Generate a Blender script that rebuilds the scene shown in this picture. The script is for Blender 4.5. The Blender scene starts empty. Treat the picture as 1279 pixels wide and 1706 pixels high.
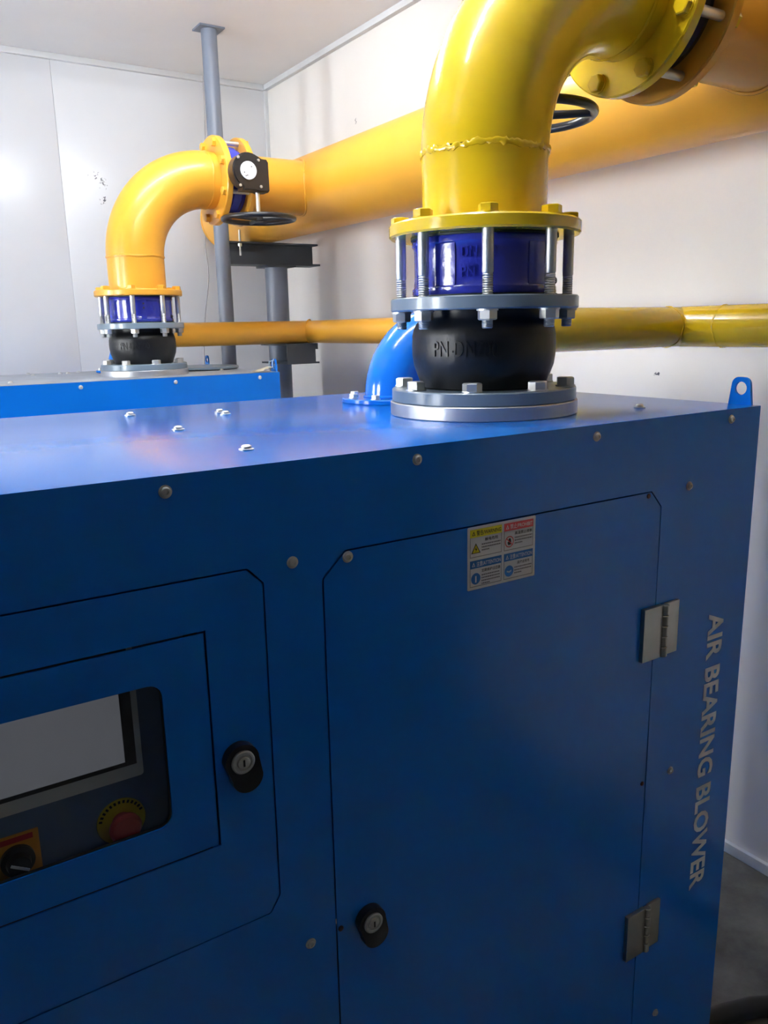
import bpy, bmesh, math, random
from math import pi, sin, cos, radians, sqrt, atan2
from mathutils import Vector, Matrix
random.seed(7)

S = bpy.context.scene
COL = S.collection

# ---------------------------------------------------------------- camera
CAM_Z = 1.70
W_, H_, F_ = 1279.0, 1706.0, 1344.0
# camera axes in world (solved from the vanishing points of the photograph)
RX = Vector((0.8386463, -0.5442748, -0.02091221))
DN = Vector((-0.13894173, -0.17664926, -0.97441789))
FW = Vector((0.52665698, 0.82009754, -0.22376873))
cam_d = bpy.data.cameras.new('camera')
cam_d.sensor_fit = 'VERTICAL'
cam_d.sensor_height = 36.0
cam_d.sensor_width = 36.0 * W_ / H_
cam_d.lens = 36.0 * F_ / H_
cam_d.clip_start = 0.02
cam = bpy.data.objects.new('camera', cam_d)
COL.objects.link(cam)
up = -DN
bk = -FW
cam.matrix_world = Matrix(((RX.x, up.x, bk.x, 0), (RX.y, up.y, bk.y, 0), (RX.z, up.z, bk.z, CAM_Z), (0, 0, 0, 1)))
S.camera = cam

# ---------------------------------------------------------------- world + exposure
world = bpy.data.worlds.new('world')
S.world = world
world.use_nodes = True
world.node_tree.nodes['Background'].inputs[0].default_value = (0.95, 0.975, 1.0, 1)
world.node_tree.nodes['Background'].inputs[1].default_value = 27.0
S.view_settings.view_transform = 'Standard'
S.view_settings.look = 'None'
S.view_settings.gamma = 1.0
S.view_settings.use_curve_mapping = False
S.view_settings.exposure = 0.84
LAMP_STRENGTH = 78.0

# room
XW, YW, ZC = 2.19, 4.557, 3.046      # right wall, far wall, ceiling
XL, YF = -3.2, -0.9                  # unseen walls left / behind; rear one placed close to cut bounce

# ---------------------------------------------------------------- materials
def newmat(name):
    m = bpy.data.materials.new(name)
    m.use_nodes = True
    nt = m.node_tree
    return m, nt, nt.nodes['Principled BSDF']

def mat(name, col, rough=0.5, metal=0.0, coat=0.0, var=0.0, vscale=6.0, bump=0.0, bscale=40.0, rvar=0.0, spec=0.5, coat_rough=0.1):
    m, nt, p = newmat(name)
    p.inputs['Base Color'].default_value = (*col, 1)
    p.inputs['Roughness'].default_value = rough
    p.inputs['Metallic'].default_value = metal
    p.inputs['Coat Weight'].default_value = coat
    p.inputs['Coat Roughness'].default_value = coat_rough
    p.inputs['Specular IOR Level'].default_value = spec
    if var or bump or rvar:
        tc = nt.nodes.new('ShaderNodeTexCoord')
        n = nt.nodes.new('ShaderNodeTexNoise')
        n.inputs['Scale'].default_value = vscale
        n.inputs['Detail'].default_value = 5
        nt.links.new(tc.outputs['Object'], n.inputs['Vector'])
        if var:
            r = nt.nodes.new('ShaderNodeValToRGB')
            r.color_ramp.elements[0].position = 0.3
            r.color_ramp.elements[1].position = 0.7
            r.color_ramp.elements[0].color = (*[c * (1 - var) for c in col], 1)
            r.color_ramp.elements[1].color = (*[min(1, c * (1 + var * 0.6)) for c in col], 1)
            nt.links.new(n.outputs['Fac'], r.inputs['Fac'])
            nt.links.new(r.outputs['Color'], p.inputs['Base Color'])
        if rvar:
            mr = nt.nodes.new('ShaderNodeMapRange')
            mr.inputs['From Min'].default_value = 0.3
            mr.inputs['From Max'].default_value = 0.7
            mr.inputs['To Min'].default_value = max(0.02, rough - rvar)
            mr.inputs['To Max'].default_value = min(1, rough + rvar)
            nt.links.new(n.outputs['Fac'], mr.inputs['Value'])
            nt.links.new(mr.outputs['Result'], p.inputs['Roughness'])
        if bump:
            n2 = nt.nodes.new('ShaderNodeTexNoise')
            n2.inputs['Scale'].default_value = bscale
            n2.inputs['Detail'].default_value = 3
            nt.links.new(tc.outputs['Object'], n2.inputs['Vector'])
            b = nt.nodes.new('ShaderNodeBump')
            b.inputs['Strength'].default_value = bump
            b.inputs['Distance'].default_value = 0.01
            nt.links.new(n2.outputs['Fac'], b.inputs['Height'])
            nt.links.new(b.outputs['Normal'], p.inputs['Normal'])
    return m

def emit(name, col, strength):
    m, nt, p = newmat(name)
    p.inputs['Base Color'].default_value = (*col, 1)
    p.inputs['Emission Color'].default_value = (*col, 1)
    p.inputs['Emission Strength'].default_value = strength
    return m

def wall_material(name, col, marks=(), axis=0):
    """white coated sandwich-panel skin with a few scuffs that have a place of their own"""
    m, nt, p = newmat(name)
    p.inputs['Roughness'].default_value = 0.24
    p.inputs['Specular IOR Level'].default_value = 0.5
    geo = nt.nodes.new('ShaderNodeNewGeometry')
    n = nt.nodes.new('ShaderNodeTexNoise')
    n.inputs['Scale'].default_value = 1.6
    n.inputs['Detail'].default_value = 4
    nt.links.new(geo.outputs['Position'], n.inputs['Vector'])
    r = nt.nodes.new('ShaderNodeValToRGB')
    r.color_ramp.elements[0].position = 0.3
    r.color_ramp.elements[1].position = 0.7
    r.color_ramp.elements[0].color = (*[c * 0.95 for c in col], 1)
    r.color_ramp.elements[1].color = (*col, 1)
    nt.links.new(n.outputs['Fac'], r.inputs['Fac'])
    out = r.outputs['Color']
    if marks:
        fine = nt.nodes.new('ShaderNodeTexNoise')
        fine.inputs['Scale'].default_value = 85
        fine.inputs['Detail'].default_value = 4
        nt.links.new(geo.outputs['Position'], fine.inputs['Vector'])
        total = None
        for (c, rad) in marks:
            d = nt.nodes.new('ShaderNodeVectorMath'); d.operation = 'DISTANCE'
            d.inputs[1].default_value = c
            nt.links.new(geo.outputs['Position'], d.inputs[0])
            mr = nt.nodes.new('ShaderNodeMapRange')
            mr.inputs['From Min'].default_value = 0; mr.inputs['From Max'].default_value = rad
            mr.inputs['To Min'].default_value = 0.62; mr.inputs['To Max'].default_value = 0.0
            nt.links.new(d.outputs['Value'], mr.inputs['Value'])
            if total is None: total = mr.outputs['Result']
            else:
                a = nt.nodes.new('ShaderNodeMath'); a.operation = 'MAXIMUM'
                nt.links.new(total, a.inputs[0]); nt.links.new(mr.outputs['Result'], a.inputs[1]); total = a.outputs[0]
        a = nt.nodes.new('ShaderNodeMath'); a.operation = 'ADD'
        nt.links.new(total, a.inputs[0]); nt.links.new(fine.outputs['Fac'], a.inputs[1])
        st = nt.nodes.new('ShaderNodeMapRange')
        st.inputs['From Min'].default_value = 0.93; st.inputs['From Max'].default_value = 1.02
        nt.links.new(a.outputs[0], st.inputs['Value'])
        mx = nt.nodes.new('ShaderNodeMix'); mx.data_type = 'RGBA'
        mx.inputs['B'].default_value = (0.10, 0.10, 0.12, 1)
        nt.links.new(st.outputs['Result'], mx.inputs['Factor'])
        nt.links.new(out, mx.inputs['A'])
        out = mx.outputs['Result']
    nt.links.new(out, p.inputs['Base Color'])
    wv = nt.nodes.new('ShaderNodeTexNoise'); wv.inputs['Scale'].default_value = 2.2
    nt.links.new(geo.outputs['Position'], wv.inputs['Vector'])
    b = nt.nodes.new('ShaderNodeBump'); b.inputs['Strength'].default_value = 0.12; b.inputs['Distance'].default_value = 0.05
    nt.links.new(wv.outputs['Fac'], b.inputs['Height'])
    nt.links.new(b.outputs['Normal'], p.inputs['Normal'])
    return m

def concrete_material():
    m, nt, p = newmat('concrete')
    geo = nt.nodes.new('ShaderNodeNewGeometry')
    n = nt.nodes.new('ShaderNodeTexNoise'); n.inputs['Scale'].default_value = 3.0; n.inputs['Detail'].default_value = 8
    n.inputs['Roughness'].default_value = 0.65
    nt.links.new(geo.outputs['Position'], n.inputs['Vector'])
    r = nt.nodes.new('ShaderNodeValToRGB')
    r.color_ramp.elements[0].position = 0.32; r.color_ramp.elements[0].color = (0.06, 0.06, 0.056, 1)
    r.color_ramp.elements[1].position = 0.68; r.color_ramp.elements[1].color = (0.21, 0.21, 0.20, 1)
    nt.links.new(n.outputs['Fac'], r.inputs['Fac'])
    nt.links.new(r.outputs['Color'], p.inputs['Base Color'])
    p.inputs['Roughness'].default_value = 0.7
    b = nt.nodes.new('ShaderNodeBump'); b.inputs['Strength'].default_value = 0.3; b.inputs['Distance'].default_value = 0.01
    nt.links.new(n.outputs['Fac'], b.inputs['Height'])
    nt.links.new(b.outputs['Normal'], p.inputs['Normal'])
    return m

def glass_material(name='display_window_glass', tint=(0.86, 0.88, 0.90)):
    m = bpy.data.materials.new(name)
    m.use_nodes = True
    nt = m.node_tree
    nt.nodes.clear()
    o = nt.nodes.new('ShaderNodeOutputMaterial')
    t = nt.nodes.new('ShaderNodeBsdfTransparent'); t.inputs[0].default_value = (*tint, 1)
    g = nt.nodes.new('ShaderNodeBsdfGlossy'); g.inputs['Roughness'].default_value = 0.08
    f = nt.nodes.new('ShaderNodeFresnel'); f.inputs[0].default_value = 1.5
    mx = nt.nodes.new('ShaderNodeMixShader')
    nt.links.new(f.outputs[0], mx.inputs[0]); nt.links.new(t.outputs[0], mx.inputs[1]); nt.links.new(g.outputs[0], mx.inputs[2])
    nt.links.new(mx.outputs[0], o.inputs[0])
    return m

M = {
    'blue': mat('blue_powder_coat', (0.005, 0.175, 0.67), 0.17, coat=0.15, coat_rough=0.10, var=0.03, vscale=3, bump=0.02, bscale=320, spec=0.45),
    'blue_reflection_grey': mat('blue_paint_with_wall_reflection', (0.30, 0.34, 0.40), 0.34, var=0.25, vscale=9, bump=0.04, bscale=90),  # grey stands in for the far wall's grazing reflection on the top
    'blue_gloss': mat('blue_gloss_paint', (0.012, 0.22, 0.85), 0.16, coat=0.4, bump=0.02, bscale=30),
    'yellow': mat('lemon_yellow_gloss_paint', (0.80, 0.53, 0.012), 0.20, coat=0.5, var=0.07, vscale=5, bump=0.10, bscale=22),
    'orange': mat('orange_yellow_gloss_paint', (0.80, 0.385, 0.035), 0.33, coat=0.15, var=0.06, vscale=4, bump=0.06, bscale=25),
    'valve_blue': mat('ultramarine_valve_enamel', (0.028, 0.040, 0.42), 0.18, coat=0.6, bump=0.12, bscale=60),
    'valve_dark': mat('charcoal_valve_enamel', (0.030, 0.034, 0.040), 0.25, coat=0.3, bump=0.08, bscale=60),
    'flange_grey': mat('grey_blue_flange_paint', (0.17, 0.225, 0.28), 0.30, coat=0.2, bump=0.04, bscale=60),
    'flange_silver': mat('brushed_aluminium', (0.52, 0.53, 0.56), 0.38, metal=0.75, var=0.05, vscale=30, bump=0.05, bscale=90),
    'zinc': mat('zinc_plated_steel', (0.66, 0.66, 0.64), 0.44, metal=0.9, var=0.05, vscale=30),
    'steel': mat('brushed_stainless', (0.50, 0.48, 0.43), 0.34, metal=1.0, var=0.08, vscale=25),
    'screw': mat('pale_steel_screw', (0.60, 0.60, 0.57), 0.38, metal=0.35, var=0.08, vscale=40),
    'rubber': mat('black_rubber', (0.008, 0.008, 0.009), 0.40, var=0.1, vscale=12, spec=0.4, bump=0.06, bscale=70),
    'black': mat('black_enamel', (0.014, 0.014, 0.016), 0.30, bump=0.05, bscale=80),
    'gasket': mat('dark_green_gasket', (0.012, 0.028, 0.022), 0.55),
    'post': mat('slate_grey_paint', (0.165, 0.190, 0.245), 0.42, var=0.08, vscale=5, bump=0.05, bscale=40),
    'beam': mat('dark_slate_paint', (0.050, 0.057, 0.066), 0.5, var=0.12, vscale=8),
    'ceiling': wall_material('ceiling_panel_white', (0.84, 0.84, 0.85)),
    'trim': mat('white_aluminium_trim', (0.66, 0.68, 0.70), 0.35, rvar=0.08, vscale=8),
    'floor': concrete_material(),
    'dark': mat('unlit_interior', (0.012, 0.014, 0.020), 0.7, var=0.2),
    'board': mat('grey_blue_instrument_board', (0.17, 0.25, 0.42), 0.5, var=0.05),
    'screen_frame': mat('grey_plastic', (0.75, 0.76, 0.73), 0.5, var=0.05),
    'screen_bezel': mat('dark_brown_plastic', (0.045, 0.042, 0.042), 0.4, var=0.05),
    'screen': emit('backlit_display', (0.30, 0.31, 0.34), 0.13),
    'red': mat('red_plastic', (0.62, 0.05, 0.05), 0.4, var=0.05),
    'lab_yellow': mat('yellow_label_print', (0.85, 0.62, 0.03), 0.45, var=0.04),
    'lab_orange': mat('orange_label_print', (0.85, 0.36, 0.05), 0.45, var=0.08),
    'white': mat('white_vinyl', (0.90, 0.91, 0.93), 0.4, var=0.03),
    'letter': mat('pale_grey_lettering', (0.90, 0.95, 1.0), 0.45, var=0.04),
    'print_yellow': mat('yellow_print', (0.90, 0.80, 0.02), 0.45, var=0.03),
    'print_red': mat('red_print', (0.80, 0.08, 0.09), 0.45, var=0.03),
    'print_blue': mat('blue_print', (0.02, 0.20, 0.62), 0.45, var=0.03),
    'print_black': mat('black_print', (0.015, 0.015, 0.018), 0.5, var=0.03),
    'print_grey': mat('grey_print', (0.22, 0.22, 0.24), 0.5, var=0.03),
    'dial': mat('white_dial', (0.70, 0.71, 0.72), 0.4, var=0.05),
    'tube': emit('fluorescent_tube', (0.92, 0.96, 1.0), LAMP_STRENGTH),
    'lamp': mat('white_lamp_housing', (0.75, 0.75, 0.76), 0.4, var=0.03),
    'cable': mat('pale_grey_cable', (0.42, 0.42, 0.45), 0.5, var=0.05),
    'hose': mat('black_hose_rubber', (0.013, 0.013, 0.013), 0.5, var=0.1),
    'paper': mat('tan_paper', (0.46, 0.40, 0.30), 0.7, var=0.15, vscale=20),
    'wire': mat('pale_blue_wire', (0.45, 0.62, 0.72), 0.4, var=0.05),
    'glass': glass_material(),
    'clear_glass': glass_material('clear_glass', (0.95, 0.96, 0.96)),
    'grey_wall': mat('mid_grey_wall_paint', (0.16, 0.16, 0.17), 0.6, var=0.05),  # unseen left wall, darkened to cut bounce onto the front cabinet
    'bounce_cut_wall': mat('dark_grey_to_cut_bounce', (0.045, 0.045, 0.048), 0.6, var=0.05),
}
M['wall_back'] = wall_material('far_wall_panel_white', (0.76, 0.78, 0.81),
    [((1.151, 4.545, 2.49), 0.035), ((1.20, 4.545, 2.50), 0.05), ((1.225, 4.545, 2.46), 0.06), ((1.225, 4.545, 2.375), 0.05)])
M['wall'] = wall_material('right_wall_panel_white', (0.80, 0.775, 0.745), [((2.188, 3.584, 2.668), 0.03), ((2.188, 1.75, 1.53), 0.03)])

# ---------------------------------------------------------------- mesh helpers
def finish(bm, name, m, parent=None, smooth=35, loc=None):
    bmesh.ops.remove_doubles(bm, verts=bm.verts, dist=1e-6)
    bmesh.ops.recalc_face_normals(bm, faces=bm.faces)
    me = bpy.data.meshes.new(name)
    bm.to_mesh(me); bm.free()
    if smooth:
        me.shade_smooth()
        me.set_sharp_from_angle(angle=radians(smooth))
    else:
        me.shade_flat()
    me.materials.append(M[m] if isinstance(m, str) else m)
    return put(name, me, parent, loc)

def put(name, me, parent=None, loc=None):
    o = bpy.data.objects.new(name, me)
    COL.objects.link(o)
    if parent is not None:
        o.parent = parent
        o.matrix_parent_inverse = Matrix.Translation(-world_loc(parent))
    if loc is not None: o.location = loc
    return o

LOC = {}
def world_loc(o):
    return LOC.get(o.name, Vector((0, 0, 0)))

def empty(name, loc):
    o = bpy.data.objects.new(name, None)
    COL.objects.link(o)
    o.location = loc
    o.empty_display_size = 0.05
    LOC[o.name] = Vector(loc)
    return o

def tag(o, label, cat, group=None):
    o['label'] = label; o['category'] = cat
    if group: o['group'] = group
    return o

def struct(o, label=None, cat=None):
    o['kind'] = 'structure'
    if label: o['label'] = label
    if cat: o['category'] = cat
    return o

def box(bm, x0, x1, y0, y1, z0, z1, bevel=0):
    r = bmesh.ops.create_cube(bm, size=1)
    vs = r['verts']
    bmesh.ops.scale(bm, verts=vs, vec=(x1 - x0, y1 - y0, z1 - z0))
    bmesh.ops.translate(bm, verts=vs, vec=((x0 + x1) / 2, (y0 + y1) / 2, (z0 + z1) / 2))
    if bevel:
        es = list({e for v in vs for e in v.link_edges})
        bmesh.ops.bevel(bm, geom=es, offset=bevel, segments=2, affect='EDGES', profile=0.7)
    return bm

def boxo(name, m, parent, *a, bevel=0, smooth=35):
    bm = bmesh.new(); box(bm, *a, bevel=bevel)
    return finish(bm, name, m, parent, smooth)

def frame(axis):
    """matrix whose local z is along axis"""
    a = Vector(axis).normalized()
    t = Vector((0, 0, 1)) if abs(a.z) < 0.9 else Vector((1, 0, 0))
    x = t.cross(a).normalized(); y = a.cross(x)
    return Matrix(((x.x, y.x, a.x), (x.y, y.y, a.y), (x.z, y.z, a.z)))

def lathe(bm, prof, n=48, c=(0, 0, 0), axis=(0, 0, 1), phase=0.0, closed=False):
    """prof: list of (r, h) along the axis; r==0 collapses"""
    R = frame(axis) if tuple(axis) != (0, 0, 1) else Matrix.Identity(3)
    c = Vector(c); rings = []
    for r, h in prof:
        if r < 1e-9: rings.append([bm.verts.new(c + R @ Vector((0, 0, h)))])
        else: rings.append([bm.verts.new(c + R @ Vector((r * cos(2 * pi * i / n + phase), r * sin(2 * pi * i / n + phase), h))) for i in range(n)])
    pairs = list(zip(rings[:-1], rings[1:]))
    if closed: pairs.append((rings[-1], rings[0]))
    for a, b in pairs:
        for i in range(n):
            j = (i + 1) % n
            if len(a) == 1 and len(b) == 1: continue
            if len(a) == 1: bm.faces.new((a[0], b[i], b[j]))
            elif len(b) == 1: bm.faces.new((a[i], b[0], a[j]))
            else: bm.faces.new((a[i], b[i], b[j], a[j]))
    return bm

def lathe_o(name, m, parent, prof, n=48, c=(0, 0, 0), axis=(0, 0, 1), phase=0.0, smooth=35, closed=False):
    bm = bmesh.new(); lathe(bm, prof, n, c, axis, phase, closed)
    return finish(bm, name, m, parent, smooth)

def disc_prof(r, h0, h1, b=0.002):
    return [(0, h0), (r - b, h0), (r, h0 + b), (r, h1 - b), (r - b, h1), (0, h1)]

def ring_prof(ri, ro, h0, h1, b=0.002):
    return [(ri, h0), (ro - b, h0), (ro, h0 + b), (ro, h1 - b), (ro - b, h1), (ri, h1)]

def sweep(bm, pts, rad, n=40, cap=True):
    """tube along a polyline; corners come out mitred"""
    pts = [Vector(p) for p in pts]
    rr = rad if isinstance(rad, (list, tuple)) else [rad] * len(pts)
    dirs = [(pts[i + 1] - pts[i]).normalized() for i in range(len(pts) - 1)]
    tang = [dirs[0]] + [(dirs[i - 1] + dirs[i]).normalized() for i in range(1, len(dirs))] + [dirs[-1]]
    u = frame(dirs[0]).col[0].copy()
    rings = []
    for i, p in enumerate(pts):
        d = dirs[min(i, len(dirs) - 1)]
        if i: 
            q = dirs[i - 1].rotation_difference(d); u = q @ u
        v = d.cross(u)
        ring = []
        for k in range(n):
            a = 2 * pi * k / n
            o = (u * cos(a) + v * sin(a)) * rr[i]
            t = tang[i]
            den = d.dot(t)
            o = o - d * (o.dot(t) / den)      # shear onto the mitre plane
            ring.append(bm.verts.new(p + o))
        rings.append(ring)
    for a, b in zip(rings[:-1], rings[1:]):
        for k in range(n):
            j = (k + 1) % n
            bm.faces.new((a[k], b[k], b[j], a[j]))
    if cap:
        bm.faces.new(rings[0][::-1]); bm.faces.new(rings[-1])
    return bm

def sweep_o(name, m, parent, pts, rad, n=40, cap=True, smooth=35):
    bm = bmesh.new(); sweep(bm, pts, rad, n, cap)
    return finish(bm, name, m, parent, smooth)

def weld_o(name, m, parent, c, axis, R, r=0.0035, n=150, seed=1, amp=0.5):
    """a wavy bead of weld around a pipe"""
    rnd = random.Random(seed)
    bm = bmesh.new(); Fm = frame(axis); c = Vector(c)
    rings = []
    for i in range(n):
        a = 2 * pi * i / n
        rr = r * (1 + amp * (rnd.random() - 0.5)); dz = r * amp * (rnd.random() - 0.5) + 0.002 * sin(5 * a + seed)
        ring = []
        for k in range(6):
            b = 2 * pi * k / 6
            ring.append(bm.verts.new(c + Fm @ Vector(((R + rr * 0.8 * cos(b)) * cos(a), (R + rr * 0.8 * cos(b)) * sin(a), dz + rr * 1.2 * sin(b)))))
        rings.append(ring)
    for i in range(n):
        A, B = rings[i], rings[(i + 1) % n]
        for k in range(6):
            j = (k + 1) % 6
            bm.faces.new((A[k], B[k], B[j], A[j]))
    return finish(bm, name, m, parent, 60)

def fillet(poly, rs, seg=6):
    """round the corners of a 2-D polygon; rs: radius or list"""
    n = len(poly); out = []
    for i in range(n):
        p, q, s = Vector(poly[i - 1]), Vector(poly[i]), Vector(poly[(i + 1) % n])
        r = rs[i] if isinstance(rs, (list, tuple)) else rs
        if r <= 0: out.append(tuple(q)); continue
        a = (p - q).normalized(); b = (s - q).normalized()
        ang = a.angle(b); d = r / math.tan(ang / 2)
        p0 = q + a * d; p1 = q + b * d
        cc = q + (a + b).normalized() * (r / sin(ang / 2))
        a0 = atan2(*(p0 - cc).yx); a1 = atan2(*(p1 - cc).yx)
        da = (a1 - a0 + pi) % (2 * pi) - pi
        for k in range(seg + 1):
            t = a0 + da * k / seg
            out.append((cc.x + r * cos(t), cc.y + r * sin(t)))
    return out

def inset(poly, d):
    """move every edge of a polygon inwards by d"""
    n = len(poly); area = sum(poly[i - 1][0] * poly[i][1] - poly[i][0] * poly[i - 1][1] for i in range(n))
    s = 1 if area > 0 else -1
    out = []
    for i in range(n):
        p, q, r = Vector(poly[i - 1]), Vector(poly[i]), Vector(poly[(i + 1) % n])
        a = (q - p).normalized(); b = (r - q).normalized()
        na = Vector((-a.y, a.x)) * s; nb = Vector((-b.y, b.x)) * s
        k = (na + nb); k = k / k.dot(na) if k.dot(na) > 1e-6 else na
        out.append(tuple(q + k * d))
    return out

def plate(bm, outer, holes, place, t):
    """flat sheet with holes; place(u, v, w) -> world, thickness t along w"""
    es = []; 
    for loop in [outer] + list(holes):
        vs = [bm.verts.new(place(u, v, 0)) for u, v in loop]
        es += [bm.edges.new((vs[i - 1], vs[i])) for i in range(len(vs))]
    w = place(0, 0, 1) - place(0, 0, 0)
    r = bmesh.ops.triangle_fill(bm, use_beauty=True, edges=es, normal=w)
    fs = [f for f in r['geom'] if isinstance(f, bmesh.types.BMFace)]
    if t:
        e = bmesh.ops.extrude_face_region(bm, geom=fs)
        vs = [g for g in e['geom'] if isinstance(g, bmesh.types.BMVert)]
        bmesh.ops.translate(bm, verts=vs, vec=w * t)
    return bm

def plate_o(name, m, parent, outer, holes, place, t, smooth=35):
    bm = bmesh.new(); plate(bm, outer, holes, place, t)
    return finish(bm, name, m, parent, smooth)

def rect(u0, u1, v0, v1): return [(u0, v0), (u1, v0), (u1, v1), (u0, v1)]
def circ(u, v, r, n=24): return [(u + r * cos(2 * pi * i / n), v + r * sin(2 * pi * i / n)) for i in range(n)]

def text_bm(body, place, u0, u1, v0, v1, depth=0.0, bold=0.0, keep=False):
    """lettering as mesh, fitted into u0..u1 x v0..v1"""
    c = bpy.data.curves.new('lettering', 'FONT')
    c.body = body; c.size = 1; c.offset = bold; c.resolution_u = 3
    o = bpy.data.objects.new('lettering_source', c); COL.objects.link(o)
    dg = bpy.context.evaluated_depsgraph_get(); dg.update()
    me = bpy.data.meshes.new_from_object(o.evaluated_get(dg))
    bpy.data.objects.remove(o); bpy.data.curves.remove(c)
    bm = bmesh.new(); bm.from_mesh(me); bpy.data.meshes.remove(me)
    xs = [v.co.x for v in bm.verts]; ys = [v.co.y for v in bm.verts]
    x0, x1, y0, y1 = min(xs), max(xs), min(ys), max(ys)
    if depth:
        e = bmesh.ops.extrude_face_region(bm, geom=list(bm.faces))
        for g in e['geom']:
            if isinstance(g, bmesh.types.BMVert): g.co.z += 1
    for v in bm.verts:
        v.co = place(u0 + (v.co.x - x0) / (x1 - x0) * (u1 - u0), v0 + (v.co.y - y0) / (y1 - y0) * (v1 - v0), v.co.z * depth)
    return bm

def text_o(name, m, parent, body, place, *a, **k):
    return finish(text_bm(body, place, *a, **k), name, m, parent, 0)

MESH = {}
def shared(key, fn, m, smooth=35):
    """one mesh for all alike pieces, built around the origin"""
    if key not in MESH:
        bm = bmesh.new(); fn(bm)
        bmesh.ops.recalc_face_normals(bm, faces=bm.faces)
        me = bpy.data.meshes.new(key); bm.to_mesh(me); bm.free()
        if smooth: me.shade_smooth(); me.set_sharp_from_angle(angle=radians(smooth))
        me.materials.append(M[m]); MESH[key] = me
    return MESH[key]

def puts(name, key, fn, m, parent, loc, rot=None, smooth=35):
    o = bpy.data.objects.new(name, shared(key, fn, m, smooth)); COL.objects.link(o)
    mw = Matrix.Translation(loc) @ (rot.to_4x4() if rot is not None else Matrix.Identity(4))
    o.parent = parent
    # parents are empties without rotation, or meshes whose origin is the world origin
    o.matrix_parent_inverse = Matrix.Translation(-world_loc(parent)) if parent.type == 'EMPTY' else parent_inv(parent)
    o.matrix_basis = mw
    LOCM[o.name] = mw
    return o

LOCM = {}
def parent_inv(p):
    return LOCM[p.name].inverted() if p.name in LOCM else Matrix.Identity(4)

def hexbolt(bm, af, h, washer=0.0, tip=0.0, tipr=0.0):
    """hex head (across flats af) sitting on z=0, with a washer and a protruding thread"""
    z = 0
    if washer:
        lathe(bm, [(0, 0), (af * 0.62, 0), (af * 0.62, washer), (0, washer)], 20); z = washer
    r = af / sqrt(3)
    lathe(bm, [(0, z), (r, z), (r, z + h * 0.88), (r * 0.86, z + h), (0, z + h)], 6)
    if tip:
        n = 6; p = [(0, z + h)]
        for i in range(n):
            a = z + h + tip * i / n
            p += [(tipr, a), (tipr * 0.88, a + tip / n * 0.5)]
        p += [(tipr * 0.8, z + h + tip), (0, z + h + tip)]
        lathe(bm, p, 16)

def screw_mesh(bm):
    lathe(bm, [(0, 0), (0.0078, 0), (0.0078, 0.0010), (0.0060, 0.0014), (0.0058, 0.0034), (0.0045, 0.0046), (0.0026, 0.0048), (0.0024, 0.0030), (0, 0.0030)], 18)

FRONT = Matrix(((1, 0, 0), (0, 0, -1), (0, 1, 0)))    # local z -> world -Y
DOWN = Matrix(((1, 0, 0), (0, -1, 0), (0, 0, -1)))    # local z -> world -Z
ALONGX = Matrix(((0, 0, 1), (1, 0, 0), (0, 1, 0)))    # local z -> world +X
BACKX = Matrix(((0, 0, -1), (-1, 0, 0), (0, 1, 0)))   # local z -> world -X
BACKY = Matrix(((-1, 0, 0), (0, 0, 1), (0, 1, 0)))    # local z -> world +Y

# ---------------------------------------------------------------- the room
T = 0.06
def sbox(name, m, *a, bevel=0):
    return struct(boxo(name, m, None, *a, bevel=bevel, smooth=0))
sbox('floor', 'floor', XL - T, XW + T, YF - T, YW + T, -0.1, 0.0)
sbox('ceiling', 'ceiling', XL - T, XW + T, YF - T, YW + T, ZC, ZC + 0.1)
sbox('wall_right', 'wall', XW, XW + T, YF, YW + T, 0, ZC)
wb = sbox('wall_back', 'trim', XL, XW, YW + 0.012, YW + T, 0, ZC)
x1 = XW; k = 0
for xa in (1.022, -0.128, -1.278, -2.428, XL):
    o = boxo('wall_panel', 'wall_back', wb, xa + 0.0006, x1 - 0.0006, YW, YW + 0.014, 0.0, ZC, bevel=0.0008)
    x1 = xa
# left wall with two daylight windows (out of the frame; they give the upright streaks on the pipes)
WIN = [(1.30, 2.10, 1.00, 2.25), (3.35, 4.15, 1.00, 2.25)]
side_place = lambda u, v, w: Vector((XL - w, u, v))
struct(plate_o('wall_left', 'grey_wall', None, rect(YF, YW + T, 0, ZC), [rect(*w) for w in WIN], side_place, T, 0))
for i, (ya, yb_, za, zb_) in enumerate(WIN):
    wn = struct(plate_o('window_%d' % (i + 1), 'trim', None, rect(ya, yb_, za, zb_), [rect(ya + .04, (ya + yb_) / 2 - .02, za + .04, zb_ - .04), rect((ya + yb_) / 2 + .02, yb_ - .04, za + .04, zb_ - .04)], lambda u, v, w: Vector((XL - 0.01 - w, u, v)), 0.04, 0))
    for (a_, b_) in ((ya + .04, (ya + yb_) / 2 - .02), ((ya + yb_) / 2 + .02, yb_ - .04)):
        plate_o('pane', 'clear_glass', wn, rect(a_, b_, za + .04, zb_ - .04), [], lambda u, v, w: Vector((XL - 0.03 - w, u, v)), 0, 0)
sbox('unseen_dark_wall', 'bounce_cut_wall', XL - T, XW + T, YF - T, YF, 0, ZC)  # unseen wall, set close and dark to keep bounce off the cabinet front
# aluminium cove strips: ceiling edges, corner, and the channel along the foot of the right wall
def strip(name, x0, x1, y0, y1, z0, z1): return struct(boxo(name, 'trim', None, x0, x1, y0, y1, z0, z1, bevel=0.003))
strip('trim_1', XL, XW - 0.026, YW - 0.024, YW, ZC - 0.028, ZC)
strip('trim_2', XW - 0.026, XW, YF, YW, ZC - 0.028, ZC)
strip('trim_3', XW - 0.020, XW, YW - 0.020, YW, 0.036, ZC - 0.028)
strip('baseboard_right', XW - 0.016, XW, YF, YW - 0.016, 0, 0.036)
strip('baseboard_back', XL, XW - 0.016, YW - 0.016, YW, 0, 0.036)

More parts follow.
